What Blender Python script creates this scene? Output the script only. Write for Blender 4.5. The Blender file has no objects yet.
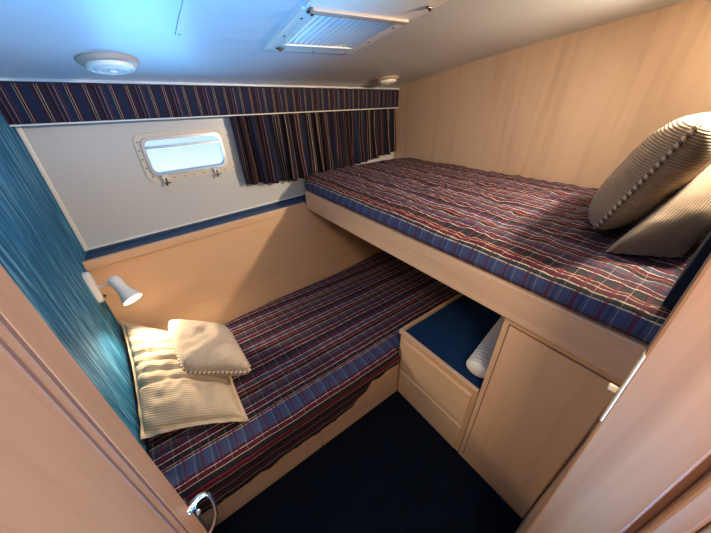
import bpy, bmesh, math, random
from mathutils import Vector, Matrix, noise
random.seed(4)
scene = bpy.context.scene
COL = scene.collection
PI = math.pi

# ------------------------------------------------------------------ materials
class NT:
    def __init__(s, name):
        s.m = bpy.data.materials.new(name); s.m.use_nodes = True
        s.t = s.m.node_tree; s.n = s.t.nodes; s.l = s.t.links
        s.b = s.n['Principled BSDF']
    def node(s, ty, **kw):
        n = s.n.new(ty)
        for k, v in kw.items():
            if k in n.inputs: n.inputs[k].default_value = v
            else: setattr(n, k, v)
        return n
    def link(s, a, b): s.l.new(a, b)
    def math(s, op, a, b=None, c=None):
        n = s.n.new('ShaderNodeMath'); n.operation = op
        for i, v in enumerate((a, b, c)):
            if v is None: continue
            if isinstance(v, (int, float)): n.inputs[i].default_value = v
            else: s.link(v, n.inputs[i])
        return n.outputs[0]
    def mix(s, f, a, b, mode='MIX'):
        n = s.n.new('ShaderNodeMix'); n.data_type = 'RGBA'; n.blend_type = mode
        for sock, v in ((n.inputs[0], f), (n.inputs[6], a), (n.inputs[7], b)):
            if isinstance(v, (int, float)): sock.default_value = v
            elif isinstance(v, tuple): sock.default_value = (*v, 1) if len(v) == 3 else v
            else: s.link(v, sock)
        return n.outputs[2]
    def coord(s, which='Object', scale=(1, 1, 1)):
        tc = s.n.new('ShaderNodeTexCoord'); mp = s.n.new('ShaderNodeMapping')
        mp.inputs['Scale'].default_value = scale
        s.link(tc.outputs[which], mp.inputs[0]); return mp.outputs[0]
    def noise(s, vec, scale=5, detail=3, rough=.5, dist=0):
        n = s.n.new('ShaderNodeTexNoise')
        n.inputs['Scale'].default_value = scale; n.inputs['Detail'].default_value = detail
        n.inputs['Roughness'].default_value = rough; n.inputs['Distortion'].default_value = dist
        s.link(vec, n.inputs['Vector']); return n.outputs['Fac']
    def ramp(s, fac, stops, interp='LINEAR'):
        n = s.n.new('ShaderNodeValToRGB'); r = n.color_ramp; r.interpolation = interp
        while len(r.elements) < len(stops): r.elements.new(.5)
        for e, (p, c) in zip(r.elements, stops):
            e.position = p; e.color = (*c, 1) if len(c) == 3 else c
        s.link(fac, n.inputs[0]); return n.outputs[0]
    def bump(s, h, strength=.3, dist=.01):
        n = s.n.new('ShaderNodeBump'); n.inputs['Strength'].default_value = strength
        n.inputs['Distance'].default_value = dist
        s.link(h, n.inputs['Height']); s.link(n.outputs[0], s.b.inputs['Normal'])
    def set(s, **kw):
        for k, v in kw.items():
            k = k.replace('_', ' ')
            if isinstance(v, tuple) and len(v) == 3: v = (*v, 1)
            if hasattr(v, 'is_linked'): s.link(v, s.b.inputs[k])
            else: s.b.inputs[k].default_value = v
        return s.m

def wood(name, axis, base, dark, rough=.38, contrast=.5, grain=38):
    t = NT(name)
    sc = [1, 1, 1]; sc[axis] = .06
    v = t.coord('Object', tuple(sc))
    n1 = t.noise(v, grain, 5, .62, .4)
    n2 = t.noise(v, 9, 3, .5, 1.2)
    n3 = t.noise(t.coord('Object', tuple(1 if i != axis else .35 for i in range(3))), 3.0, 2)
    f = t.math('ADD', t.math('MULTIPLY', n1, .45), t.math('MULTIPLY', n2, .55))
    f = t.math('ADD', f, t.math('MULTIPLY', t.math('SUBTRACT', n3, .5), .35))
    lo, hi = .5 - .22, .5 + .22
    c = t.ramp(f, [(lo, dark), (.5, tuple(a * .5 + b * .5 for a, b in zip(base, dark)) if contrast > .6 else tuple(a * .75 + b * .25 for a, b in zip(base, dark))), (hi, base)])
    t.bump(n1, .06, .002)
    return t.set(Base_Color=c, Roughness=rough, Specular_IOR_Level=.45)

def plain(name, col, rough=.5, metal=0, bump=0, bscale=300, spec=.5, var=0):
    t = NT(name)
    v = t.coord('Object')
    c = col
    if var:
        n = t.noise(v, 14, 4)
        c = t.mix(n, tuple(x * (1 - var) for x in col), tuple(min(1, x * (1 + var)) for x in col))
    if bump:
        t.bump(t.noise(v, bscale, 2), bump, .002)
    return t.set(Base_Color=c, Roughness=rough, Metallic=metal, Specular_IOR_Level=spec)

M = {}
M['wood_panel'] = wood('maple_veneer_horizontal', 0, (.66, .41, .235), (.56, .33, .175), .36)
M['wood_wall'] = wood('maple_veneer_vertical', 2, (.62, .45, .31), (.45, .31, .20), .28, .5, 24)
M['wood_rail'] = wood('pale_ash_rail', 1, (.76, .51, .32), (.56, .35, .2), .42, .7, 60)
M['wood_trim'] = wood('ash_trim', 0, (.66, .42, .25), (.52, .31, .17), .42)
M['wood_front'] = wood('ash_front_vertical', 2, (.80, .52, .30), (.64, .40, .21), .38)
M['wood_front_h'] = wood('ash_front_horizontal', 1, (.74, .50, .29), (.62, .40, .215), .40)
M['wood_base_h'] = wood('ash_base_horizontal', 0, (.56, .37, .25), (.45, .28, .18), .42)
M['wood_door'] = wood('door_wood', 2, (.38, .195, .10), (.27, .125, .06), .48, .5, 30)
M['wood_door_dark'] = wood('door_moulding_wood', 2, (.20, .095, .055), (.13, .055, .035), .6, .7, 60)
M['wood_jamb'] = wood('jamb_wood', 2, (.60, .36, .20), (.34, .17, .085), .5, .9, 12)
M['ceiling'] = plain('ceiling_vinyl', (.55, .56, .56), .42, bump=.05, bscale=60)
M['vinyl'] = plain('white_hull_vinyl', (.50, .51, .49), .4)
M['offwhite'] = plain('offwhite_plastic', (.74, .71, .62), .35)
M['cream_plastic'] = plain('cream_plastic', (.56, .45, .28), .4)
M['tan_plastic'] = plain('tan_vent_plastic', (.42, .32, .24), .5)
M['white_paint'] = plain('white_enamel', (.78, .76, .72), .3)
M['chrome'] = plain('chrome', (.85, .85, .85), .22, 1)
M['flange'] = plain('cream_window_flange', (.58, .53, .44), .4)
M['rim'] = plain('anodised_rim', (.42, .45, .48), .35, .4)
M['steel'] = plain('brushed_steel', (.55, .54, .52), .35, 1)
M['dark_metal'] = plain('dark_bronze_metal', (.08, .065, .05), .4, .8)
M['screw'] = plain('screw_head', (.12, .10, .08), .4, .6)
M['black'] = plain('black_plastic', (.01, .01, .012), .5)
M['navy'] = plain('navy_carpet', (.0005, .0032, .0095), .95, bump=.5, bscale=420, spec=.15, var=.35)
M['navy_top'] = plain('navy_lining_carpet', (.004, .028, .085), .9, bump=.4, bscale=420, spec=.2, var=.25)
M['navy_ledge'] = plain('navy_ledge_lining', (.016, .055, .13), .5, bump=.3, bscale=300, spec=.4, var=.2)
M['navy_dark'] = plain('dark_navy_fabric', (.006, .010, .02), .9, spec=.2)
M['paint_edge'] = plain('pale_passage_paint', (.62, .57, .56), .5, var=.15, bump=.1, bscale=60)

# teal fabric wall with vertical streaks
t = NT('teal_streaked_fabric')
v = t.coord('Object', (1, 1, .07))
n = t.noise(v, 60, 5, .65)
n2 = t.noise(t.coord('Object', (1, 1, .14)), 90, 3, .6)
c = t.ramp(n, [(.36, (.002, .045, .11)), (.50, (.007, .125, .25)), (.66, (.16, .40, .55))])
c = t.mix(t.math('MULTIPLY', n2, .3), c, (.02, .19, .36))
t.bump(n, .3, .003)
M['teal'] = t.set(Base_Color=c, Roughness=.75, Specular_IOR_Level=.3)

NAVY = (.012, .024, .062); CREAM = (.52, .40, .26); MAR = (.066, .005, .014); RED = (.20, .018, .03)
CHAR = (.010, .010, .015); SLATE = (.042, .052, .092); GRN = (.018, .035, .035); PLUM = (.034, .010, .034)

def stripes(name, widths, cross=True, gain=1.0, cross_period=.062, rough=.8, wave=0.0, blues=None, top_lift=0):
    """woven stripe cloth: UV.x runs across the stripes in metres, UV.y along them"""
    t = NT(name)
    uv = t.node('ShaderNodeTexCoord').outputs['UV']
    sep = t.node('ShaderNodeSeparateXYZ'); t.link(uv, sep.inputs[0])
    u, w = sep.outputs[0], sep.outputs[1]
    period = sum(a for a, _ in widths)
    f = t.math('FRACT', t.math('DIVIDE', u, period))
    stops = []; p = 0
    for a, c in widths:
        stops.append((p / period, c)); p += a
    n = t.n.new('ShaderNodeValToRGB'); r = n.color_ramp; r.interpolation = 'CONSTANT'
    while len(r.elements) < len(stops): r.elements.new(.99)
    for e, (q, c) in zip(r.elements, stops):
        e.position = q; e.color = (*[x * gain for x in c], 1)
    t.link(f, n.inputs[0]); col = n.outputs[0]
    if cross:
        g = t.math('FRACT', t.math('DIVIDE', w, cross_period))
        m1 = t.math('LESS_THAN', g, .13)
        m2 = t.math('MULTIPLY', t.math('GREATER_THAN', g, .20), t.math('LESS_THAN', g, .25))
        m3 = t.math('MULTIPLY', t.math('GREATER_THAN', g, .52), t.math('LESS_THAN', g, .57))
        col = t.mix(t.math('MULTIPLY', m1, .68), col, tuple(x * gain for x in (.17, .012, .045)))
        col = t.mix(t.math('MULTIPLY', m2, .45), col, tuple(x * gain for x in MAR))
        col = t.mix(t.math('MULTIPLY', m3, .22), col, tuple(x * gain for x in (.4, .3, .25)))
    mp = t.node('ShaderNodeMapping'); mp.inputs['Scale'].default_value = (1, 1, 1)
    t.link(uv, mp.inputs[0])
    fine = t.noise(mp.outputs[0], 900, 2)
    wr = t.noise(mp.outputs[0], 26, 4, .6, 1.0)
    h = t.math('ADD', t.math('MULTIPLY', fine, .08), wr)
    t.bump(h, .35 if cross else .12, .012)
    return t.set(Base_Color=col, Roughness=rough, Specular_IOR_Level=.25, Sheen_Weight=.0)

WHT = (.66, .50, .42)
TOPW = [(.022, CHAR), (.003, WHT), (.011, MAR), (.003, SLATE), (.010, MAR), (.0028, WHT), (.024, (.022, .026, .05)), (.004, RED), (.018, SLATE), (.003, CREAM), (.020, CHAR), (.0035, (.42, .15, .09)),
        (.016, MAR), (.003, WHT), (.024, SLATE), (.003, WHT), (.012, PLUM), (.004, RED), (.018, (.018, .02, .042))]
def side_then_top(lead, n, seq=TOPW):
    out = list(lead)
    for i in range(n): out += seq
    return out
# the whole width of one cover is written out once as rows of stripes (no repeat); colour ramps hold 32 stops, so two ramps are joined
def cover(name, rows1, rows2, gain=1.0, cross_period=.058, crossamt=1.0, bumps=.35, plain_to=0.0):
    t = NT(name)
    uv = t.node('ShaderNodeTexCoord').outputs['UV']
    sep = t.node('ShaderNodeSeparateXYZ'); t.link(uv, sep.inputs[0])
    # slight waviness of the weave as the cloth pulls
    wob = t.noise(uv, 5, 2)
    u = t.math('ADD', sep.outputs[0], t.math('MULTIPLY', t.math('SUBTRACT', wob, .5), .012))
    w = t.math('ADD', sep.outputs[1], t.math('MULTIPLY', t.math('SUBTRACT', t.noise(uv, 7, 2), .5), .015))
    P1 = sum(a for a, _ in rows1); P2 = sum(a for a, _ in rows2)
    def mk(fac, rows, P):
        n = t.n.new('ShaderNodeValToRGB'); r = n.color_ramp; r.interpolation = 'CONSTANT'
        while len(r.elements) < len(rows): r.elements.new(.99)
        p = 0
        for e, (a, c) in zip(r.elements, rows):
            e.position = p / P; e.color = (*[x * gain for x in c], 1); p += a
        t.link(fac, n.inputs[0]); return n.outputs[0]
    a = mk(t.math('DIVIDE', u, P1), rows1, P1)
    b = mk(t.math('FRACT', t.math('DIVIDE', t.math('SUBTRACT', u, P1), P2)), rows2, P2)
    first = t.math('LESS_THAN', u, P1)
    col = t.mix(first, b, a)
    g = t.math('FRACT', t.math('DIVIDE', w, cross_period))
    m1 = t.math('LESS_THAN', g, .15)
    m2 = t.math('MULTIPLY', t.math('GREATER_THAN', g, .24), t.math('LESS_THAN', g, .28))
    m3 = t.math('MULTIPLY', t.math('GREATER_THAN', g, .60), t.math('LESS_THAN', g, .64))
    on = t.math('ADD', t.math('MULTIPLY', t.math('GREATER_THAN', u, plain_to), .85), .15) if plain_to else 1.0
    wx = t.math('MULTIPLY', on, t.math('ADD', .8, t.math('MULTIPLY', first, .2)))     # the crossing lines are woven stronger along the border
    m4 = t.math('MULTIPLY', t.math('GREATER_THAN', g, .76), t.math('LESS_THAN', g, .88))
    col = t.mix(t.math('MULTIPLY', t.math('MULTIPLY', m1, wx), .70), col, (.095, .008, .026))
    col = t.mix(t.math('MULTIPLY', t.math('MULTIPLY', m2, wx), .5), col, MAR)
    col = t.mix(t.math('MULTIPLY', t.math('MULTIPLY', m3, wx), .26), col, (.5, .40, .36))
    col = t.mix(t.math('MULTIPLY', t.math('MULTIPLY', m4, wx), .40), col, CHAR)
    wr = t.noise(uv, 22, 4, .6, 1.2)
    t.bump(t.math('ADD', t.math('MULTIPLY', t.noise(uv, 900, 2), .06), wr), bumps, .012)
    return t.set(Base_Color=col, Roughness=.8, Specular_IOR_Level=.25, Sheen_Weight=.0)

M['valance'] = stripes('striped_valance_cloth',
    [(.026, NAVY), (.002, MAR), (.008, PLUM), (.0018, CREAM), (.005, CHAR), (.0018, CREAM), (.014, PLUM), (.002, MAR), (.010, CHAR), (.0015, (.25, .2, .25)),
     (.012, PLUM), (.0016, CREAM), (.006, NAVY), (.002, RED), (.020, NAVY), (.0018, CREAM), (.005, CHAR), (.0018, CREAM), (.007, MAR)], cross=False, gain=.60)
M['curtain'] = stripes('striped_curtain_cloth',
    [(.026, NAVY), (.003, MAR), (.012, PLUM), (.0025, CREAM), (.010, CHAR), (.0025, CREAM), (.018, CHAR), (.003, RED), (.016, CHAR), (.002, (.35, .3, .3)),
     (.014, MAR), (.0025, CREAM), (.016, NAVY), (.002, RED), (.022, CHAR), (.0025, CREAM), (.008, MAR)], cross=False, gain=.60)
BLUE = (.042, .062, .135)
lead_low = [(.014, CHAR), (.003, MAR), (.026, CHAR), (.003, CREAM), (.022, (.02, .010, .025)), (.003, RED), (.026, CHAR), (.0025, (.45, .26, .14)), (.020, PLUM), (.003, MAR),
            (.026, CHAR), (.0025, CREAM), (.018, MAR), (.003, RED), (.022, CHAR), (.0025, CREAM), (.016, MAR), (.003, (.62, .5, .5)), (.009, MAR),
            (.062, BLUE), (.003, WHT), (.008, MAR), (.003, CREAM)]
M['cover_low'] = cover('lower_bunk_striped_cover', lead_low, TOPW, plain_to=.20)
lead_up = [(.010, MAR), (.0025, WHT), (.006, MAR), (.003, (.02, .02, .03)), (.044, BLUE), (.003, CREAM), (.012, GRN), (.004, CREAM), (.018, MAR), (.003, CREAM), (.014, MAR), (.003, (.55, .25, .15)), (.02, CHAR)]
M['cover_up'] = cover('upper_bunk_striped_cover', lead_up, TOPW, gain=1.05)

def ribbed(name, base, dark, ribs=150, axis=1, strength=.6):
    t = NT(name)
    uv = t.node('ShaderNodeTexCoord').outputs['UV']
    sep = t.node('ShaderNodeSeparateXYZ'); t.link(uv, sep.inputs[0])
    q = t.math('ADD', sep.outputs[axis], t.math('MULTIPLY', t.noise(uv, 9, 2), .006))
    s = t.math('SINE', t.math('MULTIPLY', q, ribs * 2 * PI))
    h = t.math('MULTIPLY', t.math('ADD', s, 1), .5)
    col = t.mix(h, dark, base)
    col = t.mix(t.math('MULTIPLY', t.noise(uv, 60, 3), .3), col, tuple(x * .8 for x in base))
    t.bump(t.math('ADD', h, t.math('MULTIPLY', t.noise(uv, 30, 3), 1.5)), strength, .0025)
    return t.set(Base_Color=col, Roughness=.78, Specular_IOR_Level=.25, Sheen_Weight=.15)
M['corduroy'] = ribbed('beige_ribbed_cloth', (.62, .48, .34), (.50, .37, .25), 170, 0, .5)
M['corduroy_tan'] = ribbed('tan_ribbed_cloth', (.50, .37, .24), (.27, .19, .12), 150, 1, .6)
M['corduroy_tan2'] = ribbed('tan_ribbed_sham_cloth', (.48, .355, .225), (.30, .21, .13), 150, 0, .6)
M['satin'] = ribbed('cream_satin_ribbed_cloth', (.62, .48, .32), (.50, .37, .23), 120, 1, .35)
M['bolster'] = ribbed('cream_roll_cloth', (.88, .86, .78), (.66, .64, .56), 50, 1, .9)
t = NT('two_tone_cord')
uv = t.node('ShaderNodeTexCoord').outputs['UV']
sep = t.node('ShaderNodeSeparateXYZ'); t.link(uv, sep.inputs[0])
q = t.math('FRACT', t.math('ADD', t.math('MULTIPLY', sep.outputs[1], 60.0), sep.outputs[0]))
c = t.mix(t.math('LESS_THAN', q, .5), (.16, .10, .06), (.66, .53, .37))
M['cord'] = t.set(Base_Color=c, Roughness=.6)
t = NT('porthole_glass')
tr = t.node('ShaderNodeBsdfTransparent'); tr.inputs[0].default_value = (.93, .97, 1, 1)
gl_ = t.node('ShaderNodeBsdfGlossy'); gl_.inputs['Roughness'].default_value = .05
mx = t.node('ShaderNodeMixShader'); mx.inputs[0].default_value = .06
t.link(tr.outputs[0], mx.inputs[1]); t.link(gl_.outputs[0], mx.inputs[2]); t.link(mx.outputs[0], t.n['Material Output'].inputs[0])
M['glass'] = t.m
t = NT('lamp_bulb_glow')
t.b.inputs['Emission Color'].default_value = (1, .80, .52, 1)
t.b.inputs['Emission Strength'].default_value = 14
M['bulb'] = t.set(Base_Color=(1, .95, .85), Roughness=.4)

# ------------------------------------------------------------------ geometry helpers
def link(name, bm, mat, parent=None, smooth=False, angle=None):
    me = bpy.data.meshes.new(name)
    bmesh.ops.recalc_face_normals(bm, faces=bm.faces[:])
    bm.to_mesh(me); bm.free()
    me.materials.append(M[mat] if isinstance(mat, str) else mat)
    if smooth:
        for p in me.polygons: p.use_smooth = True
        if angle is not None:
            me.set_sharp_from_angle(angle=math.radians(angle))
    o = bpy.data.objects.new(name, me); COL.objects.link(o)
    if parent is not None:
        o.parent = parent
        o.matrix_parent_inverse = Matrix.Translation(-Vector(parent.location)) if parent.type == 'EMPTY' and parent.parent is None else Matrix()
    return o
def thing(name, loc, label, cat, group=None):
    o = bpy.data.objects.new(name, None); COL.objects.link(o)
    o.location = loc; o.empty_display_size = .05
    o['label'] = label; o['category'] = cat
    if group: o['group'] = group
    return o
def tag(o, label, cat, group=None):
    o['label'] = label; o['category'] = cat
    if group: o['group'] = group
    return o
def struct(name, bm, mat, parent=None, **kw):
    o = link(name, bm, mat, parent, **kw)
    if parent is None: o['kind'] = 'structure'
    return o
def box(bm, x0, x1, y0, y1, z0, z1, bev=0, shear=None, seg=2):
    """axis aligned box; shear(v) may move the corners afterwards"""
    vs = [bm.verts.new((x, y, z)) for x in (x0, x1) for y in (y0, y1) for z in (z0, z1)]
    F = [(0, 1, 3, 2), (4, 6, 7, 5), (0, 4, 5, 1), (2, 3, 7, 6), (0, 2, 6, 4), (1, 5, 7, 3)]
    fs = [bm.faces.new([vs[i] for i in f]) for f in F]
    if shear:
        for v in vs: v.co = shear(v.co)
    if bev:
        es = set(e for f in fs for e in f.edges)
        bmesh.ops.bevel(bm, geom=list(es), offset=bev, segments=seg, affect='EDGES', profile=.5)
    return bm
def bx(*a, **k): return box(bmesh.new(), *a, **k)
def frame_of(d):
    d = d.normalized(); a = Vector((0, 0, 1)) if abs(d.z) < .9 else Vector((1, 0, 0))
    u = d.cross(a).normalized(); return u, d.cross(u).normalized()
def lathe(bm, origin, axis, prof, n=32, caps=True):
    """prof: (distance along axis, radius) pairs"""
    o = Vector(origin); d = Vector(axis).normalized(); u, w = frame_of(d); rings = []
    for h, r in prof:
        c = o + d * h
        rings.append([bm.verts.new(c + (u * math.cos(2 * PI * i / n) + w * math.sin(2 * PI * i / n)) * max(r, 1e-5)) for i in range(n)])
    for a, b in zip(rings, rings[1:]):
        for i in range(n): bm.faces.new((a[i], a[(i + 1) % n], b[(i + 1) % n], b[i]))
    if caps:
        bm.faces.new(rings[0]); bm.faces.new(rings[-1])
    return bm
def tube(bm, pts, r, n=10, closed=False, uv=False, radii=None):
    pts = [Vector(p) for p in pts]; N = len(pts); rings = []; u = None
    L = [0]
    for i in range(N):
        a = pts[(i - 1) % N] if closed or i > 0 else pts[i]
        b = pts[(i + 1) % N] if closed or i < N - 1 else pts[i]
        d = (b - a).normalized()
        if u is None: u, _ = frame_of(d)
        u = (u - d * u.dot(d)).normalized(); w = d.cross(u)
        rr = radii[i] if radii else r
        rings.append([bm.verts.new(pts[i] + (u * math.cos(2 * PI * k / n) + w * math.sin(2 * PI * k / n)) * rr) for k in range(n)])
        L.append(L[-1] + (pts[(i + 1) % N] - pts[i]).length)
    lay = bm.loops.layers.uv.verify() if uv else None
    for i in range(N if closed else N - 1):
        A, B = rings[i], rings[(i + 1) % N]
        for k in range(n):
            f = bm.faces.new((A[k], A[(k + 1) % n], B[(k + 1) % n], B[k]))
            if uv:
                for lp, q in zip(f.loops, ((k / n, L[i]), ((k + 1) / n, L[i]), ((k + 1) / n, L[i + 1]), (k / n, L[i + 1]))): lp[lay].uv = q
    if not closed:
        bm.faces.new(rings[0]); bm.faces.new(rings[-1])
    return bm
def rrect(w, h, r, n=6, cx=0, cz=0):
    out = []
    for sx, sz, a0 in ((1, 1, 0), (-1, 1, 90), (-1, -1, 180), (1, -1, 270)):
        for i in range(n + 1):
            a = math.radians(a0 + 90 * i / n)
            out.append((cx + sx * (w / 2 - r) + r * math.cos(a), cz + sz * (h / 2 - r) + r * math.sin(a)))
    return out

# ------------------------------------------------------------------ room dimensions (metres)
XL = -.333                                        # teal partition
def xr(y): return 1.77 - .0273 * (y - 1.6)        # right hand veneer wall
def yh(x): return 1.717 + .1219 * (x - .7642)     # hull wall at ledge height, it closes in towards the bow
def yw(x): return 1.560 + .109 * (x - .764)       # front edge of the ledge
HK = .0986                                        # outward flare of the hull wall
def hull(x, z, off=0): return Vector((x, yh(x) + HK * (z - .923) - off, z))
CEIL = [(-.05, 1.500), (.03, 1.528), (.14, 1.556), (.36, 1.588), (.68, 1.642), (1.16, 1.703), (1.52, 1.742), (2.0, 1.772), (3.0, 1.80)]
def zceil(x, y):
    d = yh(x) + .05 - y
    for (a, za), (b, zb) in zip(CEIL, CEIL[1:]):
        if d <= b: return za + (zb - za) * (d - a) / (b - a)
    return CEIL[-1][1]

# floor
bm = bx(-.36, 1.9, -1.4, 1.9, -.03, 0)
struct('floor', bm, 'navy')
# ceiling
bm = bmesh.new(); NX, NY = 24, 60; g = []
for i in range(NX + 1):
    x = -.42 + 2.36 * i / NX; row = []
    for j in range(NY + 1):
        y = -1.4 + (yh(x) + .10 + 1.4) * j / NY
        row.append(bm.verts.new((x, y, zceil(x, y))))
    g.append(row)
for i in range(NX):
    for j in range(NY): bm.faces.new((g[i][j], g[i + 1][j], g[i + 1][j + 1], g[i][j + 1]))
ext = bmesh.ops.extrude_face_region(bm, geom=bm.faces[:])
for v in [e for e in ext['geom'] if isinstance(e, bmesh.types.BMVert)]: v.co.z += .03
struct('ceiling', bm, 'ceiling', smooth=True, angle=40)
# left teal partition
struct('wall_left', bx(XL - .03, XL, -1.4, 1.95, 0, 1.85), 'teal')
# right wall
def sh(v): return Vector((v.x + (xr(v.y) - 1.77), v.y, v.z))
struct('wall_right', bx(1.77, 1.80, -1.4, 1.95, 0, 1.85, shear=sh), 'wood_wall')
# hull wall with a cut out for the porthole
def hull_slab(x0, x1, z0, z1, t=.03):
    b = bmesh.new()
    box(b, x0, x1, 0, t, z0, z1, shear=lambda v: Vector((v.x, yh(v.x) + HK * (v.z - .923) + v.y, v.z)))
    return b
WX0, WX1, WZ0, WZ1 = .020, .362, 1.160, 1.322
def holed(y_off, thick, X0, X1, Z0, Z1, hx0, hx1, hz0, hz1, r, n=6):
    """plate with a rounded rectangular hole, lying along the hull"""
    b = bmesh.new()
    inner = rrect(hx1 - hx0, hz1 - hz0, r, n, (hx0 + hx1) / 2, (hz0 + hz1) / 2)
    cx, cz = (hx0 + hx1) / 2, (hz0 + hz1) / 2
    outer = []
    for (x, z) in inner:
        dx, dz = x - cx, z - cz
        k = min((X1 - cx) / dx if dx > 1e-6 else (X0 - cx) / dx if dx < -1e-6 else 1e9, (Z1 - cz) / dz if dz > 1e-6 else (Z0 - cz) / dz if dz < -1e-6 else 1e9)
        outer.append((cx + dx * k, cz + dz * k))
    return b, inner, outer
b, inner, outer = holed(0, 0, XL - .02, 1.9, .85, 1.62, WX0, WX1, WZ0, WZ1, .03)
# snap the fan's outer ring to include the slab's corners
corners = [(1.9, 1.62), (XL - .02, 1.62), (XL - .02, .85), (1.9, .85)]
for c in corners:
    i = min(range(len(outer)), key=lambda k: (outer[k][0] - c[0]) ** 2 + (outer[k][1] - c[1]) ** 2); outer[i] = c
N = len(inner); rings = []
for off in (0, .035):
    rings.append([[b.verts.new(hull(x, z, -off)) for x, z in ring] for ring in (inner, outer)])
for k in range(N):
    j = (k + 1) % N
    b.faces.new((rings[0][0][k], rings[0][0][j], rings[0][1][j], rings[0][1][k]))
    b.faces.new((rings[1][0][k], rings[1][0][j], rings[1][1][j], rings[1][1][k]))
    b.faces.new((rings[0][0][k], rings[0][0][j], rings[1][0][j], rings[1][0][k]))
    b.faces.new((rings[0][1][k], rings[0][1][j], rings[1][1][j], rings[1][1][k]))
struct('wall_far', b, 'vinyl')
# veneered lower hull panel between lower bunk and ledge, leaning out with the hull
b = bmesh.new()
def panel(v):
    x, z = v.x, v.z
    y0 = 1.440 + .088 * x + (z - .25) * .085
    return Vector((x, y0 + v.y, z))
box(b, XL, 1.79, 0, .02, 0, .885, shear=panel)
struct('wall_outboard', b, 'wood_panel')
# mouldings on the hull wall
b = bmesh.new(); box(b, XL, XL + .014, -.012, 0, .905, 1.52, .003, shear=None)
for v in b.verts: v.co.y += yh(v.co.x) + HK * (v.co.z - .923)
struct('trim_1', b, 'offwhite')
b = bmesh.new(); box(b, XL + .014, 1.76, -.009, 0, .906, .914, .002)
for v in b.verts: v.co.y += yh(v.co.x) + HK * (v.co.z - .923)
struct('trim_2', b, 'offwhite')

# near bulkhead (y about -.05) with doorway between the partition and the jamb
struct('wall_near', bx(.50, 1.79, -.085, -.047, 0, 1.83), 'wood_wall')
struct('wall_near', bx(XL, .50, -.085, -.047, 1.785, 1.83), 'wood_wall')

struct('wall_back_blocker', bx(XL, 1.9, -1.43, -1.40, 0, 1.83), 'wood_wall')  # unseen end wall, added to shut out sky light from behind
# door jamb: leans a touch, as the bulkhead does
def lean(v): return Vector((v.x, v.y + .035 * (v.z - 1.3), v.z))
b = bx(.448, .500, -.112, -.0165, 0, 1.795, .004, shear=lean)
jamb = struct('trim_3', b, 'wood_jamb')
b = bx(.441, .50, -.150, -.121, 0, 1.795, .006, shear=lean, seg=3)
struct('trim_4', b, 'wood_jamb')
b = bx(.452, .50, -.123, -.110, 0, 1.795, .001, shear=lean)
struct('trim_5', b, 'wood_door_dark')
b = bx(.432, .50, -.42, -.152, 0, 1.795, .014, shear=lean, seg=4)
struct('trim_6', b, 'paint_edge')
b = bmesh.new()
box(b, .4475, .4590, -.0195, -.0150, 1.012, 1.158, .002, shear=lean)
box(b, .4500, .4560, -.016, -.0035, 1.074, 1.084, .0015, shear=lean)
sp = link('strike_plate', b, 'cream_plastic', jamb); sp['label'] = 'cream strike plate on the edge of the door jamb'

# ------------------------------------------------------------------ open cabin door at left
DX = -.132
def dlean(v): return Vector((v.x + .010 * (v.z - 1.2), v.y + .006 * (v.z - 1.2), v.z))
door = struct('door_1', bx(DX - .03, DX - .0012, -.30, .356, .02, 1.69, .0008, shear=dlean), 'wood_door')
for nm, y0, y1 in (('door_stile', .306, .358), ('door_stile', -.30, -.24)):
    link(nm, bx(DX - .030, DX, y0, y1, .02, 1.69, .0025, shear=dlean), 'wood_door', door)
link('door_rail', bx(DX - .030, DX, -.24, .306, 1.60, 1.69, .0025, shear=dlean), 'wood_door', door)
link('door_rail', bx(DX - .030, DX, -.24, .306, .02, .14, .0025, shear=dlean), 'wood_door', door)
b = bmesh.new()
for y0, y1 in ((.2995, .3065), (.2805, .2860)):
    box(b, DX - .012, DX - .0004, y0, y1, .14, 1.60, shear=dlean)
link('door_moulding', b, 'wood_door_dark', door)
link('door_moulding', bx(DX - .012, DX - .0010, .2860, .2995, .14, 1.60, shear=dlean), 'wood_door', door)
# handle: plate on the edge, spindle, looped chrome lever
hz = .778
b = bmesh.new()
tube(b, [(-.138, .344, .822), (-.126, .349, .825), (-.1155, .352, .8268), (-.108, .353, .824), (-.1030, .353, .8155), (-.1012, .353, .802), (-.1018, .353, .785), (-.1045, .353, .762),
         (-.1088, .352, .739), (-.116, .351, .719), (-.1245, .350, .704), (-.136, .347, .692)], .0034, 12, radii=[.0062, .0058, .005, .0044, .004, .0037, .0035, .0034, .0034, .0034, .0034, .003])
lathe(b, (-.1375, .3455, .820), (1, .12, .1), [(0, .0085), (.004, .0085), (.006, .0068), (.013, .0062), (.015, .005)], 20)
hd = link('door_handle', b, 'chrome', door, smooth=True, angle=50); hd['label'] = 'chrome looped lever handle'
b = bx(-.158, -.1335, .3530, .3590, .712, .842, .001)
link('latch_plate', b, 'black', door)
b = lathe(bmesh.new(), (-.1395, .3560, .765), (.75, .6, 0), [(0, .0055), (.010, .0055), (.013, .0035)], 16)
link('latch_bolt', b, 'chrome', door, smooth=True, angle=40)

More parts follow.
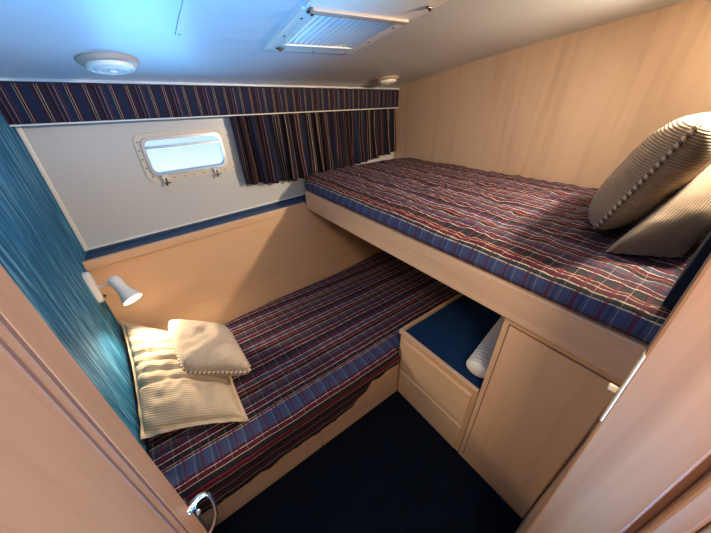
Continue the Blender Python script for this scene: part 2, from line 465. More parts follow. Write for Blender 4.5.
# ------------------------------------------------------------------ porthole
def hpt(x, z, off): return hull(x, z, off)
def ring_plate(outer, inner, o0, o1, name, mat, parent=None, bev=0):
    """band between two outlines, from offset o0 to o1 towards the cabin"""
    b = bmesh.new(); n = len(outer); R = []
    for off in (o0, o1):
        R.append([[b.verts.new(hpt(x, z, off)) for x, z in ring] for ring in (outer, inner)])
    for k in range(n):
        j = (k + 1) % n
        for s in (0, 1): b.faces.new((R[s][0][k], R[s][0][j], R[s][1][j], R[s][1][k]))
        for q in (0, 1): b.faces.new((R[0][q][k], R[0][q][j], R[1][q][j], R[1][q][k]))
    if bev:
        es = [e for e in b.edges if e.calc_face_angle(0) > 1.2]
        bmesh.ops.bevel(b, geom=es, offset=bev, segments=2, affect='EDGES')
    return link(name, b, mat, parent, smooth=True, angle=35)
cx, cz = .200, 1.2385
fl = ring_plate(rrect(.430, .212, .040, 8, .2065, 1.2385), rrect(.352, .160, .032, 8, .192, 1.2420), 0, .006, 'window_1', 'flange', bev=.002)
fl['kind'] = 'structure'
ring_plate(rrect(.356, .168, .034, 8, .192, 1.2420), rrect(.330, .142, .026, 8, .192, 1.2420), -.030, .014, 'window_rim', 'rim', fl, bev=.003)
# sash rail across the upper part
b = bmesh.new(); box(b, .028, .356, -.012, .004, 1.2760, 1.2900, .002)
for v in b.verts: v.co = hull(v.co.x, v.co.z, -v.co.y * 1.0 + .0)
link('sash_rail', b, 'rim', fl)
b = bmesh.new(); n_ = rrect(.334, .146, .026, 8, .192, 1.2420)
a_ = [b.verts.new(hpt(x, z, -.014)) for x, z in n_]; c_ = [b.verts.new(hpt(x, z, -.019)) for x, z in n_]
b.faces.new(a_); b.faces.new(c_[::-1])
for k in range(len(n_)): b.faces.new((a_[k], a_[(k + 1) % len(n_)], c_[(k + 1) % len(n_)], c_[k]))
link('window_pane', b, 'glass', fl)
for x, z in [(.005, 1.31), (.0, 1.275), (.0, 1.238), (.002, 1.20), (.014, 1.160), (.05, 1.1435), (.10, 1.1435), (.145, 1.1435), (.19, 1.1435), (.235, 1.1435), (.285, 1.1435), (.345, 1.1435),
             (.395, 1.1465), (.405, 1.185), (.408, 1.225), (.408, 1.265), (.403, 1.305)]:
    b = lathe(bmesh.new(), hpt(x, z, .0055), (.12, -1, .1), [(0, .0034), (.0012, .0032), (.0018, .0015)], 12)
    link('screw', b, 'screw', fl, smooth=True)
for x in (.062, .300):
    b = bmesh.new()
    p = hpt(x, 1.150, .006)
    box(b, p.x - .014, p.x + .014, p.y - .020, p.y + .001, p.z - .006, p.z + .014, .003)
    lt = link('latch', b, 'offwhite', fl)
    b = bmesh.new()
    tube(b, [p + Vector((0, -.016, .004)), p + Vector((0, -.022, -.012)), p + Vector((.001, -.022, -.026))], .0035, 10)
    tube(b, [p + Vector((-.013, -.024, -.020)), p + Vector((.016, -.022, -.022))], .0028, 8)
    lathe(b, p + Vector((-.004, -.024, -.034)), (0, 0, 1), [(0, .004), (.006, .005), (.010, .004)], 12)
    lp = link('latch_handle', b, 'dark_metal', lt, smooth=True, angle=45)

# ------------------------------------------------------------------ ledge
b = bmesh.new(); box(b, XL + .001, 1.76, -.004, -.0005, .884, .9055)
for v in b.verts: v.co.y += yh(v.co.x) + HK * (v.co.z - .923)
upstand = b
L = thing('ledge_shelf', (.2, 1.6, .89), 'long wooden ledge lined in navy under the white porthole wall', 'shelf')
b = bmesh.new(); box(b, XL, .742, 0, .020, .868, .907, .004, seg=2)
for v in b.verts: v.co.y += yw(v.co.x)
link('front_lip', b, 'wood_trim', L)
b = bmesh.new(); box(b, XL, 1.765, 0, 1, .872, .894)
for v in b.verts: v.co.y = yw(v.co.x) + .021 if v.co.y < .5 else yh(v.co.x) - .0045
link('ledge_lining', b, 'navy_ledge', L)
link('lining_upstand', upstand, 'navy_ledge', L)

# ------------------------------------------------------------------ valance and curtain
def vy(x): return yh(x) - .012
V = thing('valance', (.7, 1.68, 1.40), 'striped fabric covered valance board running under the ceiling above the porthole', 'valance')
b = bmesh.new(); lay = b.loops.layers.uv.verify(); n = 80; rows = []
prof = [(.014, 1.402), (0, 1.402), (-.003, 1.405), (-.004, 1.46), (-.003, 1.515), (0, 1.520), (.014, 1.520)]
for i in range(n + 1):
    x = XL + (1.766 - XL) * i / n
    tilt = (-.004 + .010 * (1 - i / n))
    rows.append([b.verts.new((x, vy(x) + dy, z + (tilt if z > 1.45 else 0))) for dy, z in prof])
for i in range(n):
    for k in range(len(prof)):
        j = (k + 1) % len(prof)
        f = b.faces.new((rows[i][k], rows[i + 1][k], rows[i + 1][j], rows[i][j]))
        for lp in f.loops: lp[lay].uv = (lp.vert.co.x, lp.vert.co.z)
b.faces.new(rows[0]); b.faces.new(rows[-1])
link('valance_fabric', b, 'valance', V, smooth=True, angle=50)
b = bmesh.new(); box(b, XL, 1.766, -.006, .016, 1.396, 1.4015, .0015)
for v in b.verts: v.co.y += vy(v.co.x)
link('bottom_bead', b, 'offwhite', V)
b = bmesh.new(); box(b, XL, 1.766, -.006, .016, 0, .011, .002)
for v in b.verts:
    v.co.z += 1.519 + .010 * (1.766 - v.co.x) / 2.1; v.co.y += vy(v.co.x)
struct('trim_7', b, 'ceiling')
# curtain
Cn = thing('curtain', (1.05, 1.74, 1.07), 'gathered striped curtain drawn to the right of the porthole', 'curtain')
b = bmesh.new(); lay = b.loops.layers.uv.verify(); nx, nz = 520, 22; x0, x1 = .430, 1.738
cols = []; arc = 0; prev = None
def cbot(x):
    t_ = (x - x0) / (x1 - x0)
    return 1.052 - .050 * math.sin(min(1, t_ * 2.2) * PI / 2) * (1 - .9 * max(0, (t_ - .35) / .65)) + .032 * t_ + .004 * math.sin(x * 41)
for i in range(nx + 1):
    s = i / nx; x = x0 + (x1 - x0) * s; col = []
    ph = s * 2 * PI * 19 + 1.6 * noise.noise(Vector((x * 6, 3, 0)))
    for k in range(nz + 1):
        t_ = k / nz; z = 1.3952 - (1.3952 - cbot(x)) * t_
        amp = .017 + .010 * t_
        wob = .010 * noise.noise(Vector((x * 9, z * 4, 1)))
        yy = yh(x) + HK * (z - .923) - .040 + amp * math.sin(ph + .8 * noise.noise(Vector((x * 5, z * 3, 7)))) + .003 * math.sin(ph * 2.3 + 1) + wob * t_
        xx = x + .006 * math.sin(ph * .5 + z * 9) * t_
        col.append(b.verts.new((xx, yy, z)))
    if prev is not None: arc += (col[0].co - prev).length
    prev = col[0].co.copy(); cols.append((col, arc))
for i in range(nx):
    for k in range(nz):
        f = b.faces.new((cols[i][0][k], cols[i + 1][0][k], cols[i + 1][0][k + 1], cols[i][0][k + 1]))
        us = (cols[i][1], cols[i + 1][1], cols[i + 1][1], cols[i][1])
        for lp, u in zip(f.loops, us): lp[lay].uv = (u, lp.vert.co.z)
cur = link('curtain_cloth', b, 'curtain', Cn, smooth=True)
sm = cur.modifiers.new('thickness', 'SOLIDIFY'); sm.thickness = .0015
b = bmesh.new(); box(b, .40, 1.755, .034, .044, 1.4022, 1.4075, .001)
for v in b.verts: v.co.y += vy(v.co.x) - .012
link('curtain_track', b, 'white_paint', Cn)

# ------------------------------------------------------------------ mattresses
def mattress(name, mat, parent, n_al, along, bottom_inset, label=None, wr_amp=.004, seed=0, uvdir=1, tuft=()):
    """along(s) -> (profile list of Vector, coordinate along the stripes); profiles all have the same length"""
    b = bmesh.new(); lay = b.loops.layers.uv.verify(); R = []
    for i in range(n_al + 1):
        prof, coord, us = along(i / n_al)
        R.append(([b.verts.new(p) for p in prof], coord, us))
    m = len(R[0][0])
    for i in range(n_al):
        A, ca, ua = R[i]; B_, cb, ub = R[i + 1]
        for k in range(m - 1):
            f = b.faces.new((A[k], A[k + 1], B_[k + 1], B_[k]))
            for lp, q in zip(f.loops, ((ua[k], ca), (ua[k + 1], ca), (ub[k + 1], cb), (ub[k], cb))): lp[lay].uv = q
        f = b.faces.new((A[m - 1], A[0], B_[0], B_[m - 1]))
    b.faces.new(R[0][0]); b.faces.new(R[-1][0])
    b.normal_update()
    for v in b.verts:
        up = max(0, v.normal.z)
        p = v.co
        n1 = noise.noise(Vector((p.x * 9 + seed, p.y * 9, p.z * 9)))
        n2 = noise.noise(Vector((p.x * 22 + seed, p.y * 22, p.z * 14)))
        n3 = 1 - abs(noise.noise(Vector((p.x * 14 + seed, p.y * 14, 5)))) * 2
        n4 = (1 - abs(noise.noise(Vector(((p.x * .6 + p.y) * 17 + seed, (p.x - p.y * .6) * 5, 2)))) * 2) ** 2
        v.co = p + v.normal * (wr_amp * (n1 + .4 * n2 + .7 * n3 + .8 * n4 - .7) * (.08 + .92 * up))
        for tx, ty, tr, td in tuft:
            d = math.hypot(p.x - tx, p.y - ty)
            if up > .5: v.co.z -= td * math.exp(-(d / tr) ** 2)
    return link(name, b, mat, parent, smooth=True)

def profile(pts, step=.012):
    """resample polyline, return points and running length"""
    out = [pts[0]]; L_ = [0]
    for a, c in zip(pts, pts[1:]):
        n = max(1, round((c - a).length / step))
        for i in range(1, n + 1):
            out.append(a.lerp(c, i / n)); L_.append(L_[-1] + (c - a).length / n)
    return out, L_
def smoothstep(a, b_, x):
    t_ = min(1, max(0, (x - a) / (b_ - a))); return t_ * t_ * (3 - 2 * t_)

# lower mattress: runs along X
def low_along(s):
    x = (XL + .006) + (1.755 - XL - .006) * s
    y0 = .655 + .043 * smoothstep(.742, .772, x)
    zb = .158 + .140 * smoothstep(.40, .66, x) + .004 * math.sin(x * 17)
    y1 = 1.440 + .088 * x - .008
    zt = .360 + .008 * math.sin(x * 5)
    r = .055
    P = []
    nfr = 9; nsd = 11; ntop = 46
    zin = .265
    def add(y, z): P.append(Vector((x, y, z)))
    # inside of the hanging skirt, hem, outside
    add(y0 + .0155 if x < .74 else y0 + .0155, zin); add(y0 + .014, (zin + min(zb, zin - .004)) / 2); add(y0 + .0125, min(zb, zin - .004)); 
    fr = len(P)
    zb_ = min(zb, zin - .004)
    for i in range(nsd + 1):
        t_ = i / nsd; z = zb_ + (zt - r - zb_) * t_
        add(y0 + .008 - .008 * math.sin(t_ * PI * .6) + .0025 * math.sin(x * 60 + z * 20) * (1 - t_), z)
    for i in range(1, nfr + 1):
        a = PI / 2 * i / nfr; add(y0 + r * 1.5 * (1 - math.cos(a)), zt - r + r * math.sin(a))
    ys = y0 + r * 1.5
    ye = y1 - .03
    for i in range(1, ntop + 1):
        t_ = i / ntop; add(ys + (ye - ys) * t_, zt + .006 * math.sin(t_ * PI) - .004 * t_)
    for i in range(1, 6):
        a = PI / 2 * i / 5; add(ye + .03 * math.sin(a), zt - .004 - .03 * (1 - math.cos(a)))
    add(y1, zin + .02); add(y1, zin)
    # arc length measured from the level .15 so that the stripes stay straight where the hem lifts
    us = [0] * len(P); L_ = 0
    base = (zb_ - .15) + (y0 - .655)
    for i in range(len(P)):
        if i <= fr: us[i] = base
        else: us[i] = us[i - 1] + (P[i] - P[i - 1]).length
    # skew of the back edge: keep stripes parallel to the front
    return P, x, us
LM = mattress('lower_bunk_mattress', 'cover_low', None, 190, low_along, 0, wr_amp=.0075, seed=3)
tag(LM, 'lower bunk mattress with wrinkled navy and maroon striped cover hanging over the wooden base', 'mattress')

# upper mattress: runs along Y (profile across X)
def up_along(s):
    y = -.042 + (yh(1.3) - .055 + .042) * s
    def arrive(yy):
        # front edge in plan: straight above the rail, then rounding off toward the hull
        if yy < 1.47: return .752
        t_ = min(1, (yy - 1.47) / (1.77 - 1.47))
        return .752 + .27 * (1 - math.sqrt(max(0, 1 - t_ ** 2)))
    x0 = arrive(y); x1 = xr(y) - .004
    endt = max(0, (y - (yh(1.3) - .14)) / .085)
    zt = 1.050 - .03 * (1 - math.sqrt(max(0, 1 - min(1, endt) ** 2)))
    r = .034
    P = []
    def add(x, z):
        P.append(Vector((x, min(y, yh(x) - .075), z)))
    add(x0 + .012, .9835); nsd = 5; fr = 0
    for i in range(nsd + 1):
        t_ = i / nsd; add(x0 + .004 - .010 * math.sin(t_ * PI * .8), .984 + (zt - r - .984) * t_)
    for i in range(1, 9):
        a = PI / 2 * i / 8; add(x0 - .001 + r * 1.3 * (1 - math.cos(a)), zt - r + r * math.sin(a))
    xs = x0 + r * 1.3 - .001
    for i in range(1, 61):
        t_ = i / 60; add(xs + (x1 - .02 - xs) * t_, zt + .004 * math.sin(t_ * PI))
    for i in range(1, 5):
        a = PI / 2 * i / 4; add(x1 - .02 + .02 * math.sin(a), zt - .02 * (1 - math.cos(a)))
    add(x1, .9835)
    us = [0] * len(P)
    for i in range(1, len(P)): us[i] = us[i - 1] + math.hypot(P[i].x - P[i - 1].x, P[i].z - P[i - 1].z)
    off = (x0 - .752)
    us = [u + off for u in us]
    return P, y, us
UM = mattress('upper_bunk_mattress', 'cover_up', None, 150, up_along, 0, wr_amp=.006, seed=9,
              tuft=((1.25, .62, .05, .012), (1.45, .80, .05, .012), (1.22, 1.0, .05, .010), (1.5, .48, .05, .012), (1.1, .45, .05, .008), (1.45, 1.2, .05, .010)))
tag(UM, 'upper bunk mattress in navy and maroon plaid striped cover behind the pale rail', 'mattress')

# ------------------------------------------------------------------ lower bunk base
LB = thing('lower_bunk', (.2, 1.0, 0), 'wooden base with flat front panels under the lower bunk mattress', 'bunk')
link('bunk_box', bx(XL + .001, .7615, .683, 1.385, .001, .255), 'wood_base_h', LB)
link('front_panel', bx(XL + .001, .2605, .6735, .683, .001, .262, .002), 'wood_base_h', LB)
link('front_panel', bx(.2655, .7615, .6735, .683, .001, .222, .002), 'wood_base_h', LB)
link('front_panel', bx(.2655, .7615, .6735, .683, .227, .262, .002), 'wood_base_h', LB)

# drawer unit between the bunk and the tall cupboard
DU = thing('drawer_unit', (1.05, .47, 0), 'low wooden drawer unit with a navy lined recessed top beside the lower bunk', 'cabinet')
b = bmesh.new(); box(b, .770, 1.74, .262, .688, .001, .448)
link('drawer_body', b, 'wood_front_h', DU)
b = bmesh.new()
box(b, .7595, .778, .262, .694, .446, .473, .004)
link('front_lip', b, 'wood_rail', DU)
b = bmesh.new(); box(b, .778, 1.74, .680, .694, .446, .473, .003)
link('side_lip', b, 'wood_trim', DU)
link('top_lining', bx(.778, 1.74, .263, .680, .447, .455, .001), 'navy_top', DU)
for z0, z1 in ((.214, .430), (.024, .204)):
    link('drawer', bx(.7540, .7705, .278, .662, z0, z1, .003), 'wood_front_h', DU)

# tall cupboard beneath the upper bunk
CU = thing('cupboard', (1.2, .1, 0), 'tall wooden cupboard with a framed door under the near end of the upper bunk', 'cupboard')
b = bmesh.new(); box(b, .7665, 1.74, -.044, .258, .001, .866, .002)
link('cupboard_body', b, 'wood_front', CU)
b = bx(.7605, .7668, -.040, .236, .030, .836, .0028)
cd = link('cupboard_door', b, 'wood_front', CU)
b = bmesh.new()
for a in ((.7650, .7672, .2365, .2395, .026, .840), (.7650, .7672, -.040, .2395, .8365, .8395)):
    box(b, *a)
link('door_groove', b, 'wood_door_dark', CU)

# ------------------------------------------------------------------ upper bunk frame
UB = thing('upper_bunk', (1.2, .8, .87), 'pale wooden side rail and board holding the upper bunk mattress', 'bunk')
b = bx(.745, .7655, -.044, 1.557, .868, .981, .0045, seg=3)
link('side_rail', b, 'wood_rail', UB)
b = bmesh.new()
pl = [(.766, -.044), (.766, 1.50), (.80, 1.60), (.90, 1.70), (1.02, yh(1.02) - .022), (1.755, yh(1.755) - .022), (xr(0) - .004, -.044)]
lo = [b.verts.new((x, y, .952)) for x, y in pl]; hi = [b.verts.new((x, y, .981)) for x, y in pl]
b.faces.new(lo); b.faces.new(hi)
for k in range(len(pl)): b.faces.new((lo[k], lo[(k + 1) % len(pl)], hi[(k + 1) % len(pl)], hi[k]))
link('bunk_board', b, 'wood_trim', UB)
EB = tag(link('bunk_end_board', bx(.79, 1.755, -.046, -.0135, 1.066, 1.52, .004), 'navy_dark'), 'dark navy padded board at the near end of the upper bunk', 'board')

# ------------------------------------------------------------------ cushions
def cushion(name, mat, corners, thick, label=None, cat='cushion', parent=None, N=46, flange=0.0, pinch=.06, seed=0, ears=.05, quilt=None, power=.5, wrinkle=.004, uvs=1.0, up=None, rnd=0.0, under=1.0):
    """padded cushion spanned by four corners (world), closed two-sided surface; returns object and its seam outline"""
    c00, c10, c11, c01 = [Vector(c) for c in corners]
    nrm = (c10 - c00).cross(c01 - c00) + (c11 - c10).cross(c11 - c01) * 0
    nrm.normalize()
    if up is not None and nrm.dot(Vector(up)) < 0: nrm = -nrm
    W = ((c10 - c00).length + (c11 - c01).length) / 2; H = ((c01 - c00).length + (c11 - c10).length) / 2
    b = bmesh.new(); lay = b.loops.layers.uv.verify()
    def pos(i, j, side):
        u = -1 + 2 * i / N; v = -1 + 2 * j / N
        u = math.sin(u * PI / 2) * .35 + u * .65; v = math.sin(v * PI / 2) * .35 + v * .65
        # edges curve in, corners stay out
        uu = u * (1 - pinch * (1 - v * v)); vv = v * (1 - pinch * (1 - u * u))
        k_ = 1 - rnd * (abs(u * v)) ** 5; uu *= k_; vv *= k_
        a, c = (uu + 1) / 2, (vv + 1) / 2
        p = c00.lerp(c10, a).lerp(c01.lerp(c11, a), c)
        fu = max(0, 1 - abs(u) / (1 - flange)) if flange else None
        if flange:
            eu = min(1, abs(u) / (1 - flange)); ev = min(1, abs(v) / (1 - flange))
        else: eu, ev = abs(u), abs(v)
        h = max(0, (1 - eu ** 2.6)) ** power * max(0, (1 - ev ** 2.6)) ** power
        t_ = thick * .5 * h
        q = Vector((p.x * 11 + seed, p.y * 11, p.z * 11))
        t_ += wrinkle * noise.noise(q) * (.3 + h) + wrinkle * .5 * noise.noise(q * 2.6) * (.2 + h)
        if quilt and side > 0:
            for (axis, val, depth, wd) in quilt:
                d = (v if axis else u) - val - .05 * math.sin((u if axis else v) * 2.2 + seed)
                t_ -= depth * math.exp(-(d / wd) ** 2) * min(1, h * 2)
        if side < 0: t_ *= under
        if t_ < .0016: t_ = .0016
        ruff = 0
        if flange and (eu >= 1 or ev >= 1): ruff = .005 * math.sin((u * 19 if ev >= 1 else v * 19) + seed) * (abs(u) + abs(v) - 1)
        return p + nrm * (t_ * side + ruff), (uu * W / 2, vv * H / 2)
    G = {}
    for side in (1, -1):
        for i in range(N + 1):
            for j in range(N + 1):
                p, uv = pos(i, j, side); G[side, i, j] = (b.verts.new(p), uv)
        for i in range(N):
            for j in range(N):
                q = [G[side, i, j], G[side, i + 1, j], G[side, i + 1, j + 1], G[side, i, j + 1]]
                f = b.faces.new([x[0] for x in q])
                for lp, x in zip(f.loops, q): lp[lay].uv = (x[1][0] * uvs, x[1][1] * uvs)
    ring = [(i, 0) for i in range(N)] + [(N, j) for j in range(N)] + [(N - i, N) for i in range(N)] + [(0, N - j) for j in range(N)]
    for k in range(len(ring)):
        a, c = ring[k], ring[(k + 1) % len(ring)]
        f = b.faces.new((G[(1,) + a][0], G[(1,) + c][0], G[(-1,) + c][0], G[(-1,) + a][0]))
        for lp, key in zip(f.loops, (a, c, c, a)):
            lp[lay].uv = tuple(x * uvs for x in G[(1,) + key][1])
    seam = [(G[(1,) + r][0].co + G[(-1,) + r][0].co) / 2 for r in ring]
    o = link(name, b, mat, parent, smooth=True)
    return o, seam
def cord(seam, parent, r=.0048):
    # resample evenly and swell with the twist
    pts = seam[::1]; out = []; acc = 0
    Ls = [0]
    for a, c in zip(pts, pts[1:] + pts[:1]): Ls.append(Ls[-1] + (c - a).length)
    tot = Ls[-1]; n = int(tot / .004); k = 0
    for i in range(n):
        s = tot * i / n
        while Ls[k + 1] < s: k += 1
        t_ = (s - Ls[k]) / max(1e-9, Ls[k + 1] - Ls[k]); out.append(pts[k].lerp(pts[(k + 1) % len(pts)], t_))
    for _ in range(3): out = [(out[i - 1] + out[i] * 2 + out[(i + 1) % n]) / 4 for i in range(n)]
    b = tube(bmesh.new(), out, r, 8, closed=True, uv=True, radii=[r * (1 + .14 * math.sin(i * .004 * 60 * 2 * PI * 2)) for i in range(n)])
    return link('cord_trim', b, 'cord', parent, smooth=True)

o, _ = cushion('pillow', 'satin', [(-.322, .880, .430), (.010, .742, .392), (.035, 1.22, .44), (-.322, 1.43, .600)], .15, N=70, flange=.07, pinch=.07, seed=1.3, up=(0, 0, 1),
               quilt=[(1, v_, .015, .024) for v_ in (.86, .67, .48, .29, .10, -.09, -.28)], wrinkle=.014, power=.42, under=.6)
tag(o, 'large cream quilted pillow sham lying in the corner of the lower bunk below the lamp', 'pillow')
o, seam = cushion('cushion', 'corduroy', [(-.138, .975, .552), (.088, .850, .506), (.072, 1.135, .545), (-.146, 1.260, .615)], .145, pinch=.03, seed=5, up=(0, 0, 1), power=.26, wrinkle=.008, rnd=.10, under=.9)
tag(o, 'small beige ribbed cushion with twisted cord edge lying on the cream pillow sham', 'cushion')
cord(seam, o, .0066)
o, seam = cushion('cushion', 'corduroy_tan', [(1.080, .208, 1.072), (1.60, .26, 1.07), (1.60, .110, 1.40), (1.10, .105, 1.395)], .17, pinch=.02, seed=8, up=(0, 1, .4), power=.38, wrinkle=.005, rnd=.10)
tag(o, 'tan ribbed cushion with twisted cord edge standing on the upper bunk against the wall', 'cushion')
cord(seam, o, .0062)
o, _ = cushion('pillow', 'corduroy_tan2', [(.985, .145, 1.060), (1.10, -.004, 1.064), (1.50, -.002, 1.34), (1.46, .070, 1.255)], .21, flange=.05, pinch=.02, seed=11, up=(-.6, 0, .8), power=.36, rnd=.04, under=.35, wrinkle=.008)
tag(o, 'tan ribbed pillow sham with flat edge in the near corner of the upper bunk', 'pillow')

# rolled cream bolster on the drawer unit
b = bmesh.new(); lay = b.loops.layers.uv.verify()
p0 = Vector((.822, .314, .500)); d = Vector((1, .16, .0)).normalized(); u_, w_ = frame_of(d); n = 40; m = 60; R = []
for i in range(m + 1):
    s = i / m; h = .42 * s
    r = .041 * math.sqrt(1 - (1 - min(1, s * 22 + .35)) ** 2)
    r = max(r, .004) * (1 + .035 * abs(math.sin(h * 2 * PI * 14)))
    R.append([b.verts.new(p0 + d * h + (u_ * math.cos(2 * PI * k / n) * r * 1.15 + w_ * math.sin(2 * PI * k / n) * r * .95)) for k in range(n)])
for i in range(m):
    for k in range(n):
        f = b.faces.new((R[i][k], R[i][(k + 1) % n], R[i + 1][(k + 1) % n], R[i + 1][k]))
        for lp, q in zip(f.loops, ((k / n, i), ((k + 1) / n, i), ((k + 1) / n, i + 1), (k / n, i + 1))): lp[lay].uv = (q[0] * .3, q[1] * .42 / m)
b.faces.new(R[0]); b.faces.new(R[-1])
o = link('bolster', b, 'bolster', None, smooth=True)
tag(o, 'rolled cream ribbed bolster lying on the navy top of the drawer unit', 'bolster')

# ------------------------------------------------------------------ reading lamp
RL = thing('reading_lamp', (XL, 1.370, .81), 'small white swivel reading lamp switched on, mounted on the teal wall above the pillow', 'lamp')
b = bmesh.new()
pts = rrect(.040, .142, .018, 8, 1.372, .812)
pts = [(y - .002, z + .010) for y, z in pts]
R0 = [b.verts.new((XL + .0005, y, z)) for y, z in pts]; R1 = [b.verts.new((XL + .014, y, z)) for y, z in pts]
R2 = [b.verts.new((XL + .020, 1.372 + (y - 1.372) * .8, .812 + (z - .812) * .93)) for y, z in pts]
for A, B_ in ((R0, R1), (R1, R2)):
    for k in range(len(pts)): b.faces.new((A[k], A[(k + 1) % len(pts)], B_[(k + 1) % len(pts)], B_[k]))
b.faces.new(R0); b.faces.new(R2)
link('mounting_plate', b, 'white_paint', RL, smooth=True, angle=40)
J = Vector((-.252, 1.352, .832))
link('arm', tube(bmesh.new(), [(XL + .018, 1.372, .818), (XL + .045, 1.368, .820), J], .0045, 12), 'white_paint', RL, smooth=True, angle=50)
b = lathe(bmesh.new(), (XL + .0195, 1.378, .768), (1, 0, 0), [(0, .006), (.006, .0055), (.008, .004)], 16)
link('switch', b, 'dark_metal', RL, smooth=True, angle=40)
AX = Vector((.040, -.075, -.080)).normalized()
b = bmesh.new(); T = J - AX * .012
lathe(b, T, AX, [(-.012, .001), (-.010, .010), (-.002, .0185), (.008, .0222), (.020, .0225), (.040, .0210), (.062, .0220), (.084, .0290), (.108, .0370), (.116, .0385),
                 (.116, .0365), (.106, .0345), (.084, .0265), (.062, .0195), (.040, .0170)], 36, caps=False)
shade = link('lamp_shade', b, 'white_paint', RL, smooth=True)
b = lathe(bmesh.new(), T, AX, [(.050, .001), (.052, .012), (.075, .018), (.098, .0280), (.108, .026), (.114, .014), (.116, .0005)], 24, caps=False)
bulb = link('bulb', b, 'bulb', shade, smooth=True); bulb['label'] = 'glowing bulb'
b = lathe(bmesh.new(), J + Vector((.012, -.016, .003)), (.3, -1, 0), [(0, .003), (.002, .0028)], 10)
link('pivot_screw', b, 'screw', shade)

# ------------------------------------------------------------------ ceiling fittings
def cnormal(x, y):
    e = .03; zx = (zceil(x + e, y) - zceil(x - e, y)) / (2 * e); zy = (zceil(x, y + e) - zceil(x, y - e)) / (2 * e)
    return Vector((zx, zy, -1)).normalized()      # pointing down into the cabin
def disc(x, y, label, s=1.0, group=None):
    nrm = cnormal(x, y); o = Vector((x, y, zceil(x, y) + .002))
    D = thing('ceiling_light', o, label, 'ceiling light', group)
    b = lathe(bmesh.new(), o, nrm, [(0, .088 * s), (.006, .090 * s), (.013, .086 * s), (.017, .078 * s), (.017, .060 * s), (.012, .055 * s)], 48)
    link('base_ring', b, 'tan_plastic', D, smooth=True, angle=35)
    b = lathe(bmesh.new(), o + nrm * .010, nrm, [(0, .068 * s), (.012, .070 * s), (.018, .067 * s), (.020, .060 * s), (.017, .056 * s), (.018, .052 * s), (.024, .046 * s), (.024, .040 * s), (.020, .034 * s), (.021, .014 * s), (.026, .012 * s), (.028, .002 * s)], 48)
    link('lens', b, 'offwhite', D, smooth=True, angle=35)
    return D
disc(.014, 1.375, 'round ceiling light on the blue lit ceiling above the porthole end of the valance', .95)
disc(1.435, 1.605, 'round ceiling light in the far right corner near the veneer wall', .90)

# air grille
gx0, gx1, gy0, gy1 = .520, .862, .70, 1.252
GO = Vector(((gx0 + gx1) / 2, gy1, 0)); 
GR = thing('air_grille', (.69, 1.05, zceil(.69, 1.05)), 'rectangular louvred air grille panel set in the ceiling', 'vent')
# local frame following the ceiling there, square to the hull's run
pA = Vector((.672, 1.198, zceil(.672, 1.198))); pB = Vector((.656, .80, zceil(.656, .80)))
ey = (pA - pB).normalized(); ex = Vector((1, .10, zceil(1.172, 1.248) - zceil(.672, 1.198)))
ex = (ex - ey * ex.dot(ey)).normalized(); ez = ex.cross(ey)
if ez.z < 0: ez = -ez
def gl(a, c, h): return pA + ex * a + ey * c + ez * h          # a across, c towards hull (negative = towards camera), h up
def gbox(b, a0, a1, c0, c1, h0, h1, bev=0):
    return box(b, a0, a1, c0, c1, h0, h1, bev, shear=lambda v: gl(v.x, v.y, v.z))
b = bmesh.new()
gbox(b, -.192, .192, -.075, 0, -.004, .012, .0015); gbox(b, -.192, -.142, -.345, -.075, -.004, .012, .0015); gbox(b, .142, .192, -.345, -.075, -.004, .012, .0015)
gframe = link('grille_frame', b, 'offwhite', GR)
b = bmesh.new()
for q in ((-.150, .150, -.079, -.070), (-.150, -.142, -.335, -.079), (.142, .150, -.335, -.079)): gbox(b, *q, -.008, -.003, .001)
link('louvre_surround', b, 'offwhite', GR)
b = bmesh.new(); gbox(b, -.172, .172, -.367, -.340, -.013, -.002, .003); link('divider_bar', b, 'tan_plastic', GR)
b = bmesh.new(); gbox(b, -.192, .192, -.60, -.366, -.006, .012, .002); link('solid_panel', b, 'offwhite', GR)
link('duct_shade_sheet', gbox(bmesh.new(), -.143, .143, -.342, -.074, .012, .016), 'black', GR)  # flat black sheet standing in for the shade behind the louvres
ns = 13
for i in range(ns):
    a = -.132 + .264 * i / (ns - 1)
    b = bmesh.new()
    box(b, -.0012, .0012, -.340, -.080, -.0075, .0075, .0005)
    bmesh.ops.rotate(b, verts=b.verts[:], cent=(0, 0, 0), matrix=Matrix.Rotation(math.radians(-42), 3, 'Y'))
    for v in b.verts: v.co = gl(v.co.x + a, v.co.y, v.co.z + .002)
    link('louvre', b, 'white_paint', GR)
for a, c in ((-.155, -.030), (0, -.016), (.150, -.016), (-.170, -.150), (-.170, -.290), (.170, -.150), (.170, -.290)):
    b = lathe(bmesh.new(), gl(a, c, -.0038), -ez, [(0, .0042), (.0015, .004), (.0022, .002)], 12)
    link('screw', b, 'screw', gframe, smooth=True)
for a, c in ((-.165, -.345), (.165, -.46), (-.145, -.040)):
    b = bmesh.new(); gbox(b, a - .014, a + .014, c - .005, c + .005, -.011, -.006, .002)
    lathe(b, gl(a, c, -.011), -ez, [(0, .005), (.004, .005), (.005, .003)], 14)
    link('turn_catch', b, 'dark_metal', GR, smooth=True, angle=40)
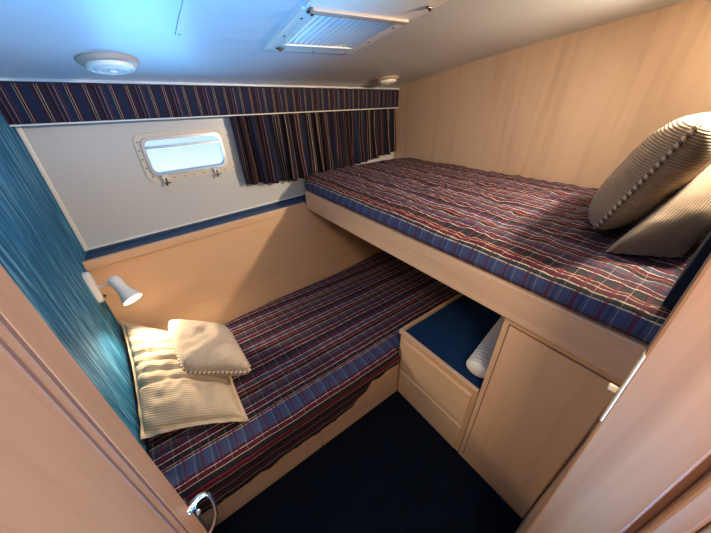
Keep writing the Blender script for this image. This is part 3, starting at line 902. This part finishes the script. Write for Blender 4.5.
# small plain access panel left of the grille
def cpatch(b, x0, x1, y0, y1, h0, h1, n=8):
    rows = []
    for i in range(n + 1):
        y = y0 + (y1 - y0) * i / n
        rows.append([b.verts.new((x, y, zceil(x, y) - h)) for x, h in ((x0, h0), (x1, h0), (x1, h1), (x0, h1))])
    for i in range(n):
        for k in range(4): b.faces.new((rows[i][k], rows[i][(k + 1) % 4], rows[i + 1][(k + 1) % 4], rows[i + 1][k]))
    b.faces.new(rows[0]); b.faces.new(rows[-1]); return b
AP = thing('access_panel', (.33, 1.0, zceil(.33, 1.0)), 'plain flush ceiling access panel left of the louvred grille', 'panel')
apb = link('panel_board', cpatch(bmesh.new(), .190, .440, .62, 1.125, -.001, .0035), 'ceiling', AP)
b = lathe(bmesh.new(), Vector((.200, 1.112, zceil(.200, 1.112) - .003)), cnormal(.200, 1.112), [(0, .004), (.0015, .0035)], 12)
link('screw', b, 'screw', apb)

# ------------------------------------------------------------------ lights
def light(name, ty, loc, energy, color, target=None, **kw):
    d = bpy.data.lights.new(name, ty); d.energy = energy; d.color = color
    for k, v in kw.items(): setattr(d, k, v)
    o = bpy.data.objects.new(name, d); COL.objects.link(o); o.location = loc
    if target is not None:
        o.rotation_euler = (Vector(target) - Vector(loc)).to_track_quat('-Z', 'Y').to_euler()
    return o
WARM = (1, .66, .34)
tip = T + AX * .124
light('reading_lamp_light', 'SPOT', tip, 9, (1, .78, .54), tip + AX, spot_size=math.radians(158), spot_blend=.5, shadow_soft_size=.02)
# second reading lamp of the same kind, on the near bulkhead over the upper bunk (out of frame)
light('upper_lamp_light', 'SPOT', (1.42, .0, 1.66), 58, (1, .80, .60), (.35, 1.3, .9), spot_size=math.radians(165), spot_blend=1, shadow_soft_size=.03)
light('upper_lamp_wall_fill', 'POINT', (1.42, .0, 1.64), 4, (1, .82, .58), shadow_soft_size=.03)  # extra point beside the spot, added to brighten the right wall
# blue fill added in the passage to tint the ceiling; water daylight through the porthole
light('passage_blue_fill', 'AREA', (.22, -.72, .28), 8, (.10, .44, 1), (.12, .62, 1.70), shape='RECTANGLE', size=.3, size_y=.3, spread=math.radians(52))
light('water_daylight', 'AREA', (.19, 2.15, .80), 48, (.12, .48, 1), (.19, 1.66, 1.24), shape='RECTANGLE', size=.8, size_y=.6)
light('passage_warm_fill', 'AREA', (.0, -.33, 1.70), 8, (1, .78, .56), (.45, .05, .6), shape='RECTANGLE', size=.22, size_y=.22)  # warm fill without a fixture, added to brighten door, jamb and cupboard

w = bpy.data.worlds.new('sky'); scene.world = w; w.use_nodes = True
wt = w.node_tree; bg = wt.nodes['Background']
tc = wt.nodes.new('ShaderNodeTexCoord'); sx = wt.nodes.new('ShaderNodeSeparateXYZ'); wt.links.new(tc.outputs['Generated'], sx.inputs[0])
rp = wt.nodes.new('ShaderNodeValToRGB'); mr = wt.nodes.new('ShaderNodeMapRange')
mr.inputs['From Min'].default_value = -.20; mr.inputs['From Max'].default_value = .02
wt.links.new(sx.outputs[2], mr.inputs[0]); wt.links.new(mr.outputs[0], rp.inputs[0])
rp.color_ramp.elements[0].color = (.88, .97, 1, 1); rp.color_ramp.elements[1].color = (.22, .55, .9, 1); rp.color_ramp.elements[0].position = .15
wt.links.new(rp.outputs[0], bg.inputs[0]); bg.inputs[1].default_value = .95

# ------------------------------------------------------------------ camera
cam = bpy.data.cameras.new('camera'); co = bpy.data.objects.new('camera', cam); COL.objects.link(co)
yaw, pitch, roll, f = .6243, .5424, -.0216, 274.36
cy, sy = math.cos(yaw), math.sin(yaw); cp, sp_ = math.cos(pitch), math.sin(pitch)
fwd = Vector((sy * cp, cy * cp, -sp_)); right = Vector((cy, -sy, 0)); up = right.cross(fwd)
c_, s_ = math.cos(roll), math.sin(roll)
r2 = right * c_ + up * s_; u2 = -right * s_ + up * c_
co.matrix_world = Matrix(((r2.x, u2.x, -fwd.x, 0), (r2.y, u2.y, -fwd.y, 0), (r2.z, u2.z, -fwd.z, 1.45), (0, 0, 0, 1)))
cam.sensor_width = 36; cam.lens = f / 711 * 36; cam.clip_start = .01
scene.camera = co
scene.view_settings.view_transform = 'Standard'; scene.view_settings.look = 'None'
scene.view_settings.exposure = .5; scene.view_settings.gamma = 1
